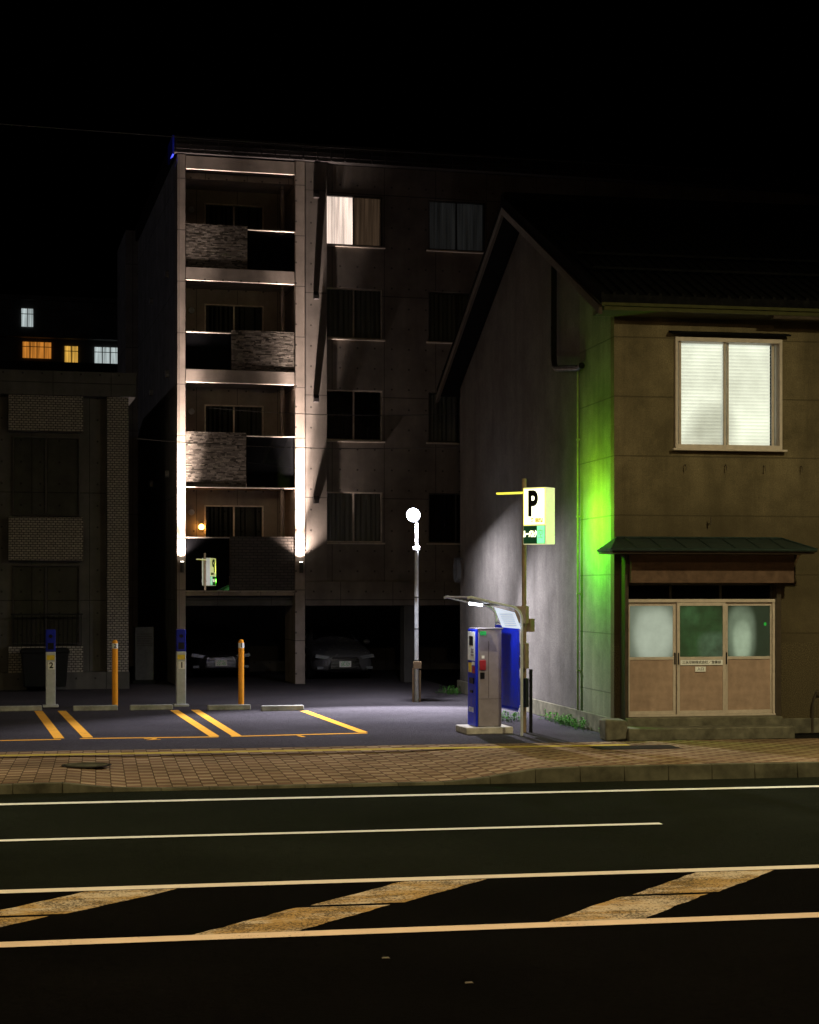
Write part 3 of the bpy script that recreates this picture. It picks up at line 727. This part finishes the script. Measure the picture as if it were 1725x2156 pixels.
for i, (x0, yy) in enumerate(((.22, -.005), (1.10, -.045), (1.975, -.005))):
    W_ = .87
    dr = B().box(.05, W_-.05, 0, .03, .06, .93).obj('sliding_door', 'wood_pink', hs, (x0, yy, .36), label='beige lower panel of a sliding door')
    b = B(); b.box(0, .05, -.012, .035, 0, 1.905); b.box(W_-.05, W_, -.012, .035, 0, 1.905); b.box(.05, W_-.05, -.012, .035, 0, .06)
    b.box(.05, W_-.05, -.012, .035, 1.85, 1.905); b.box(.05, W_-.05, -.012, .035, .93, .98)
    b.obj('door_sash', 'alu_warm', dr, bevel=.003)
    bl, am, mo = panes[i]
    pm = frosted_mat('frosted_pane_%d' % i, bl, 1.0, am, (.03, .038, .026), mo)
    B().box(-.385, .385, -.004, .004, -.435, .435).obj('pane', pm, dr, (W_/2, .012, 1.415))
    B().box(.012 if i else W_-.03, .03 if i else W_-.012, -.03, -.012, .85, 1.05).obj('handle', 'black', dr)
    if i == 1:
        B().box(.055, W_-.055, -.02, -.014, .838, .928).obj('name_plate', 'white', dr); text('door_sign', '三永印刷株式会社／営業部', .058, 'black', dr, (W_/2, -.022, .883))
        B().box(.32, .51, -.02, -.014, .725, .812).obj('name_plate', 'white', dr); text('door_sign', '入口', .060, 'black', dr, (.415, -.022, .769))
b = B(); b.box(-.04, 2.86, -.94, -.43, -.01, .20); b.box(.1, 2.86, -.42, -.08, -.01, .33); b.obj('entrance_step', 'stone', hs, bevel=.02)
B().box(0, .2, -.03, 0, 0, .28).obj('plinth', 'stone', hs, bevel=.01); B().box(2.9, WX, -.05, -.002, 0, .26).obj('plinth', 'stone', hs, bevel=.01)
B().box(-.05, -.002, .0, YB, 0, .3).obj('side_plinth', 'stone', hs, bevel=.01)
b = B(); b.tube([(3.55, -.06, 0), (3.55, -.06, .5), (3.6, -.1, .72), (3.7, -.1, .72)], .02, 8); b.obj('gas_pipe', 'brass', hs)
# flue pipe on gable
fy = 31.45-HY
b = B(); b.tube([(-.09, fy, 8.9), (-.09, fy, 6.85), (-.09, fy-.06, 6.72), (-.09, fy-.2, 6.66), (-.09, fy-1.7, 6.48), (-.09, fy-1.9, 6.50)], .058, 12)
b.obj('flue_pipe', 'pipe_dark', hs)
b = B(); b.cyl((-.09, fy, 8.85), (-.09, fy, 9.08), .09, .11); b.cyl((-.09, fy, 9.07), (-.09, fy, 9.2), .13, .03); b.obj('flue_cap', 'galv_dark', hs)
cd = B().cyl((-.035, 2.1, .3), (-.035, 2.1, 6.45), .018).obj('conduit', 'pipe_y', hs)
for z in (1, 2.4, 3.8, 5.2): B().box(-.06, 0, 2.07, 2.13, z, z+.03).obj('clip', 'pipe_y', cd)
b = B(); b.tube([(2.6, -.6, 7.1), (8.9, -.6, 7.1)], .04); b.obj('gutter_pipe', 'brass', hs)
# stone block at the corner
b = B(); b.box(-.2, .2, -.18, .18, 0, .34)
for v in b.bm.verts: v.co += Vector((random.uniform(-.02, .02), random.uniform(-.02, .02), random.uniform(-.02, .02)))
tag(b.obj('stone_block', 'stone', None, (8.42, 27.2, 0), R(5), bevel=.03), 'rough concrete block standing at the house corner', 'stone block')
# hose coil at the rear corner of the side wall
e = thing('hose_coil', 'pale coiled hose hanging on the grey side wall', 'hose', (HX-.1, 40.1, 2.95))
b = B()
for k in range(3):
    pts = [(-.03*k, .24*math.cos(a*.35), .29*math.sin(a*.35)) for a in range(19)]; b.tube(pts, .016, 6)
b.obj('coil', 'galv_dark', e); B().box(-.1, .1, -.02, .02, .26, .30).obj('bracket', 'galv_dark', e)

# ------------------------------------------------------------------ lot flood lamp
p = site(.156, 37.8)
lp = thing('street_lamp', 'slim steel pole with a bright white floodlight over the lot', 'street lamp', (p[0], p[1], 0))
b = B(); b.tube([(0, 0, 0), (0, 0, 3.3), (0, 0, 3.34), (0, 0, 3.98)], [.048, .042, .032, .030], 14); b.obj('pole', 'steel_paint', lp)
b = B(); b.cyl((-.08, -.03, 0), (-.08, -.03, .75), .026); b.cyl((.07, -.04, 0), (.07, -.04, .7), .022)
b.obj('conduit', 'brown_box', lp)
for z in (.9, 1.6, 2.3): B().cyl((0, 0, z), (0, 0, z+.03), .055).obj('band', 'galv_dark', lp)
B().box(-.09, .09, -.11, -.052, .74, .90).obj('junction_box', 'brown_box', lp, bevel=.01)
b = B(); b.cyl((-.03, 0, 3.38), (-.03, -.12, 3.38), .04); b.box(-.10, .05, -.16, -.06, 3.35, 3.44); b.obj('sensor', 'white', lp, bevel=.01)
hd = B().cyl((-.09, .06, 4.10), (-.09, -.06, 4.14), .12, .15, 24).cyl((0, 0, 3.96), (-.09, 0, 4.10), .03).obj('lamp_head', 'galv', lp)
B().ball((-.09, -.10, 4.13), .15, 0, (1, .45, 1)).obj('lamp_lens', 'led', hd)
area('flood_light', (p[0]-.09, p[1]-.20, 4.0), (0, -.20, -1), 500, .12, (.88, .88, 1))
spot('flood_beam', (p[0]-.09, p[1]-.28, 4.02), (p[0]-1.9, p[1]-8.8, -1.9), 8800, 92, .45, (.88, .88, 1), .10)

# ------------------------------------------------------------------ payment kiosk + shelter
KR = R(3)
kp = site(1.30, 29.75)
kk = thing('payment_machine', 'grey and blue parking payment machine on a concrete base', 'payment machine', (kp[0], kp[1], 0), KR)
B().box(-.42, .42, -.36, .36, 0, .12).obj('base', plain('pale_concrete_base', (.5, .46, .40), .8), kk, bevel=.015)
B().box(-.18, .24, -.26, .26, .125, 1.80).obj('cabinet', 'grey_paint', kk, bevel=.012)
fp = B().box(-.225, -.182, -.26, .26, .125, 1.80).obj('front_panel', 'blue', kk, bevel=.01)
B().box(-.235, -.226, -.22, .22, 1.26, 1.76).obj('display_panel', 'white', fp)
B().box(-.24, -.236, -.12, .12, 1.52, 1.68).obj('screen', 'black', fp)
b = B()
for i in range(3):
    for j in range(3): b.box(-.245, -.236, -.16+i*.06, -.12+i*.06, 1.34+j*.05, 1.37+j*.05)
b.obj('keypad', 'grey_paint', fp)
B().box(-.232, -.226, -.2, -.05, 1.04, 1.16).obj('sticker', 'red', fp); B().box(-.232, -.226, 0, .2, 1.05, 1.22).obj('sticker', 'yellow_st', fp)
B().box(-.245, -.226, -.15, .1, .86, .96).obj('slot', 'black', fp); B().box(-.245, -.226, -.1, .05, .70, .74).obj('slot', 'black', fp)
B().box(-.232, -.226, -.2, -.02, 1.18, 1.24).obj('sticker', 'white', fp)
b = B(); b.box(-.15, -.04, -.268, -.261, 1.70, 1.77); b.obj('sticker', 'green_st', kk)
b = B(); b.box(-.16, -.05, -.29, -.261, 1.10, 1.27); b.obj('intercom', 'red', kk, bevel=.006)
B().box(-.145, -.07, -.28, -.261, .95, 1.06).obj('latch', 'black', kk, bevel=.004)
b = B(); b.box(-.12, -.07, -.266, -.261, 1.3, 1.35); b.obj('sticker', 'white', kk)
b = B(); b.box(-.176, .236, -.264, -.2605, .60, .604); b.box(.0, .004, -.264, -.2605, .62, 1.6); b.obj('door_seam', 'black', kk)
B().box(-.20, .26, -.28, .28, 1.802, 1.825).obj('top_cap', 'grey_paint', kk, bevel=.006)
text('machine_marking', '精算機', .10, 'white', fp, (-.234, .0, .40), (90, 0, -90), 1)

sp = (kp[0]+.44, kp[1]+.02)
sh = thing('pipe_shelter', 'bent steel pipe canopy with blue side panel and tube light', 'canopy shelter', (sp[0], sp[1], 0), KR)
def arc(y):
    pts = [(0, y, 0), (0, y, 1.98)]
    for a in range(1, 7):
        q = R(a*13); pts.append((-.22*(1-math.cos(q)), y, 1.98+.22*math.sin(q)))
    pts += [(-.45, y, 2.25), (-.9, y, 2.36), (-.96, y, 2.34)]
    return pts
b = B()
for y in (-.78, .78): b.tube(arc(y), .024, 10)
b.tube([(-.93, -.78, 2.36), (-.93, .78, 2.36)], .016); b.tube([(-.5, -.78, 2.262), (-.5, .78, 2.262)], .014)
for z in (.5, 1.35, 1.9): b.tube([(0, -.78, z), (0, .78, z)], .016)
b.obj('frame', 'steel_paint', sh)
b = B()
for i in range(11):
    x_ = -.20-i*.07; z_ = 2.215+(i*.07)*.20; b.tube([(x_, -.76, z_), (x_, .76, z_)], .010, 6)
b.obj('roof_ribs', 'canopy', sh)
B().box(-.03, -.012, -.70, .74, .46, 1.86).obj('side_panel', 'blue', sh, bevel=.003)
b = B()
for i in range(24):
    yy = -.66+i*.058; b.tube([(-.02, yy, .46), (-.035, yy+.02, .40), (-.02, yy+.04, .46)], .006, 5)
b.obj('panel_lacing', 'blue', sh)
B().cyl((-.80, -.30, 2.25), (-.56, -.30, 2.22), .022, n=12).obj('tube_light', 'tube', sh)
area('tube_glow', (sp[0]-.75, sp[1]-.35, 2.18), (0, 0, -1), 12, .3, (.85, .92, 1))
bd = B().prism([(-.50, 2.19), (-.14, 2.10), (-.03, 1.82), (-.36, 1.85)], 'y', -.84, -.825).obj('price_board', glow('backlit_price_board', (.60, .75, 1), .75, (.6, .6, .62)), sh)
b = B()
for i in range(7):
    z_ = 2.07-i*.033
    b.box(-.41+i*.016, -.18+i*.012, -.845, -.842, z_, z_+.006)
b.obj('price_lines', 'black', bd)

# ------------------------------------------------------------------ lit parking sign on a pole
sgp = (7.55, 28.71)
SR = 45.0
sg = thing('parking_sign', 'lit yellow box sign with black letter P on a pole', 'parking sign', (sgp[0], sgp[1], 0), R(-SR))
HW, HD = .225, .16
b = B(); b.cyl((-.30, .0, 0), (-.30, .0, 4.42), .040); b.box(-.30, -HW, -.02, .02, 4.1, 4.14); b.box(-.30, -HW, -.02, .02, 3.4, 3.44); b.obj('pole', 'brown_box', sg)
bx = B().box(-HW, HW, -HD, HD, 3.27, 4.25).obj('sign_box', 'sign_side', sg, bevel=.01)
for sgn, rz in ((-1, 0), (1, 180)):
    y = sgn*(HD+.001)
    def bb(x0, x1, z0, z1, d, m_, nm):
        ya, yb = sorted((y, y+sgn*d)); return B().box(x0, x1, ya, yb, z0, z1).obj(nm, m_, bx)
    bb(-.215, .215, 3.60, 4.24, .004, 'sign_yellow', 'sign_border')
    if sgn < 0: bb(-.20, .20, 3.615, 4.225, .008, 'sign_white', 'sign_face')
    bb(-.215, .215, 3.28, 3.59, .004, 'sign_dark', 'name_strip')
    gx0 = .06 if sgn < 0 else -.205
    bb(gx0, gx0+.145, 3.285, 3.585, .010, 'sign_green', 'status_light')
    f_ = y+sgn*.012; s_ = -sgn
    text('sign_letter', 'P', .60, 'black', bx, (-s_*.03, f_, 3.95), (90, 0, rz), .64, bold=.024)
    text('sign_writing', '駐車場', .088, 'sign_text_yellow' if sgn < 0 else 'black', bx, (s_*.06, f_, 3.675), (90, 0, rz), .9, bold=.006)
    text('sign_writing', 'ルーパルク', .13, 'sign_white', bx, (-s_*.078, f_, 3.44), (90, 0, rz), .42, bold=.005)
    text('sign_writing', '空', .17, 'white', bx, (s_*.132, f_, 3.44), (90, 0, rz), .7)
B().box(-.84, -.26, -.05, .05, 4.16, 4.19).obj('arm_plate', 'sign_yellow', sg)
B().box(-.40, -.17, -.16, -.05, 1.9, 2.2).obj('meter_box', 'brown_box', sg, bevel=.01); B().box(-.38, -.20, .05, .2, 1.75, 1.98).obj('meter_box', 'brown_box', sg, bevel=.01)
b = B(); b.box(-.39, -.17, -.18, -.05, 1.12, 1.56); b.obj('switch_box', 'brown_box', sg, bevel=.01)
b = B(); b.box(-.38, -.17, -.17, -.05, .45, .95); b.obj('switch_box', 'rubber', sg, bevel=.01)
B().cyl((-.20, .06, 0), (-.20, .06, 1.1), .03).obj('cable_duct', 'rubber', sg)
def off(a, o_, z):   # along the box / out of its far face
    return (sgp[0]+.7071*a+.7071*o_, sgp[1]-.7071*a+.7071*o_, z)
area('sign_green_glow', off(.14, .215, 3.42), (1, -.14, -.02), 165, .24, (.10, 1, .0), 'SQUARE')
area('sign_yellow_glow', off(.08, .215, 3.90), (1, -.05, .12), 34, .35, (.85, 1, .03), 'SQUARE')
area('sign_front_glow', (sgp[0]-.24*.707, sgp[1]-.24*.707, 3.9), (-.707, -.707, -.1), 5, .4, (1, .95, .35), 'SQUARE')

# ------------------------------------------------------------------ lock posts, bollards, wheel stops
def lockpost(loc, num):
    e = thing('lock_post', 'slim grey parking post with blue head and number plate', 'parking post', loc, ROT, 'parking bay control posts')
    B().box(-.16, .16, -.14, .14, 0, .05).obj('base_plate', 'steel_paint', e, bevel=.008)
    B().box(-.10, .10, -.09, .09, .05, 1.17).obj('post_body', 'steel_paint', e, bevel=.012)
    h = B().box(-.10, .10, -.085, .085, 1.17, 1.64).obj('post_head', 'blue_dark', e, bevel=.015)
    B().cyl((0, -.086, 1.50), (0, -.10, 1.50), .04).obj('indicator_lens', 'black', h)
    b = B(); b.box(-.06, .06, -.095, -.086, 1.22, 1.36); b.obj('screen', 'black', h)
    B().box(-.08, .08, -.098, -.092, 1.0, 1.10).obj('label_plate', 'yellow_st', e)
    pl = B().box(-.06, .08, -.098, -.092, .80, .96).obj('number_plate', 'white', e)
    text('post_number', num, .17, 'black', pl, (.01, -.1, .88), bold=.004)
    return e
q = site(-4.87, 36.4); lockpost((q[0], q[1], 0), '1')
q = site(-7.60, 36.2); lockpost((q[0], q[1], 0), '2')
def bollard(loc, num):
    e = thing('bollard', 'round orange bollard with a white number band on asphalt', 'bollard', loc, ROT, 'orange bollards at the parking bays')
    rr = [.062]*2+[.06, .05, .032, .008]; zz = [0, 1.33, 1.36, 1.39, 1.41, 1.415]
    B().tube([(0, 0, z) for z in zz], rr, 20).obj('post', 'orange_post', e)
    bd = B().cyl((0, 0, 1.23), (0, 0, 1.34), .0645, n=20).obj('reflective_band', 'white', e)
    text('bollard_number', num, .12, 'black', bd, (0, -.067, 1.285), bold=.003)
    return e
q = site(-6.28, 36.45); bollard((q[0], q[1], 0), '2')
q = site(-3.62, 36.75); bollard((q[0], q[1], 0), '1')
for xa, xb, d_ in ((-9.0, -7.52, 34.9), (-6.90, -6.0, 35.1), (-5.77, -4.89, 35.3), (-4.17, -3.28, 35.3), (-3.05, -2.17, 35.1)):
    q = site((xa+xb)/2, d_); L = (xb-xa)/2
    b = B(); b.prism([(-.07, 0), (.07, 0), (.045, .11), (-.045, .11)], 'x', -L, L)
    tag(b.obj('wheel_stop', 'stopc', None, (q[0], q[1], 0), R(5), bevel=.015), 'grey concrete wheel stop at the end of a bay', 'wheel stop', 'concrete wheel stops')

# ------------------------------------------------------------------ weeds
def weeds(cx, cy, rx, ry, n_, lab):
    b = B()
    for _ in range(n_):
        x_ = cx+random.gauss(0, rx); y_ = cy+random.gauss(0, ry); h = random.uniform(.04, .22)
        for k in range(4):
            a = random.uniform(0, 6.28); l = random.uniform(.03, .08); z_ = h*random.uniform(.3, 1); w_ = .014
            dx, dy = math.cos(a), math.sin(a)
            b.poly([(x_, y_, z_*.7), (x_+dx*l*.5-dy*w_, y_+dy*l*.5+dx*w_, z_), (x_+dx*l, y_+dy*l, z_*.9), (x_+dx*l*.5+dy*w_, y_+dy*l*.5-dx*w_, z_)])
        b.poly([(x_-.004, y_, 0), (x_+.004, y_, 0), (x_, y_+.01, h)])
    o = b.obj('weeds', 'leaf'); o['kind'] = 'stuff'; o['label'] = lab; o['category'] = 'weeds'
weeds(8.50, 30.3, .06, .7, 110, 'low green weeds along the foot of the side wall')
weeds(8.3, 40.0, .15, .3, 60, 'low green weeds at the rear corner of the side wall')
weeds(7.6, 31.5, .2, .2, 50, 'low green weeds behind the blue panel')

# ------------------------------------------------------------------ overhead wires
for i, (a, c_, sag) in enumerate((((-11.2, 38, 13.0), (15.8, 50, 14.5), .15), ((-5.1, 43.4, 7.1), (1.15, 41, 6.7), .1), ((-6.9, 43.2, 6.3), (1.2, 41, 5.9), .12))):
    A = Vector((*site(a[0], a[1]), a[2])); Cc = Vector((*site(c_[0], c_[1]), c_[2]))
    pts = [A.lerp(Cc, t/16)-Vector((0, 0, sag*4*(t/16)*(1-t/16))) for t in range(17)]
    tag(B().tube(pts, .010, 6).obj('overhead_wire', 'alu_dark'), 'thin dark overhead wire strung between buildings', 'wire', 'overhead wires')

# ------------------------------------------------------------------ street lighting (lamps standing along the street), plus an added side fill
area('street_light', (12.0, 18.5, 8.8), (-.1, .12, -1), 900, .5, (1, .88, .50))
area('street_light', (-6, 18.5, 8.8), (.1, .05, -1), 740, .5, (1, .86, .48))
area('street_light', (2.5, 9.0, 9.0), (0, .25, -1), 540, .5, (1, .68, .38))
l = bpy.data.lights.new('added_side_fill', 'POINT'); l.energy = 450; l.color = (.95, .9, 1); l.shadow_soft_size = .2  # added light out of view, lifts the dark apartment side wall
o = bpy.data.objects.new('added_side_fill', l); COL.objects.link(o); o.location = (-24, 44, 9.5); o.visible_glossy = False

scene.view_settings.view_transform = 'Standard'; scene.view_settings.look = 'None'; scene.view_settings.exposure = 0
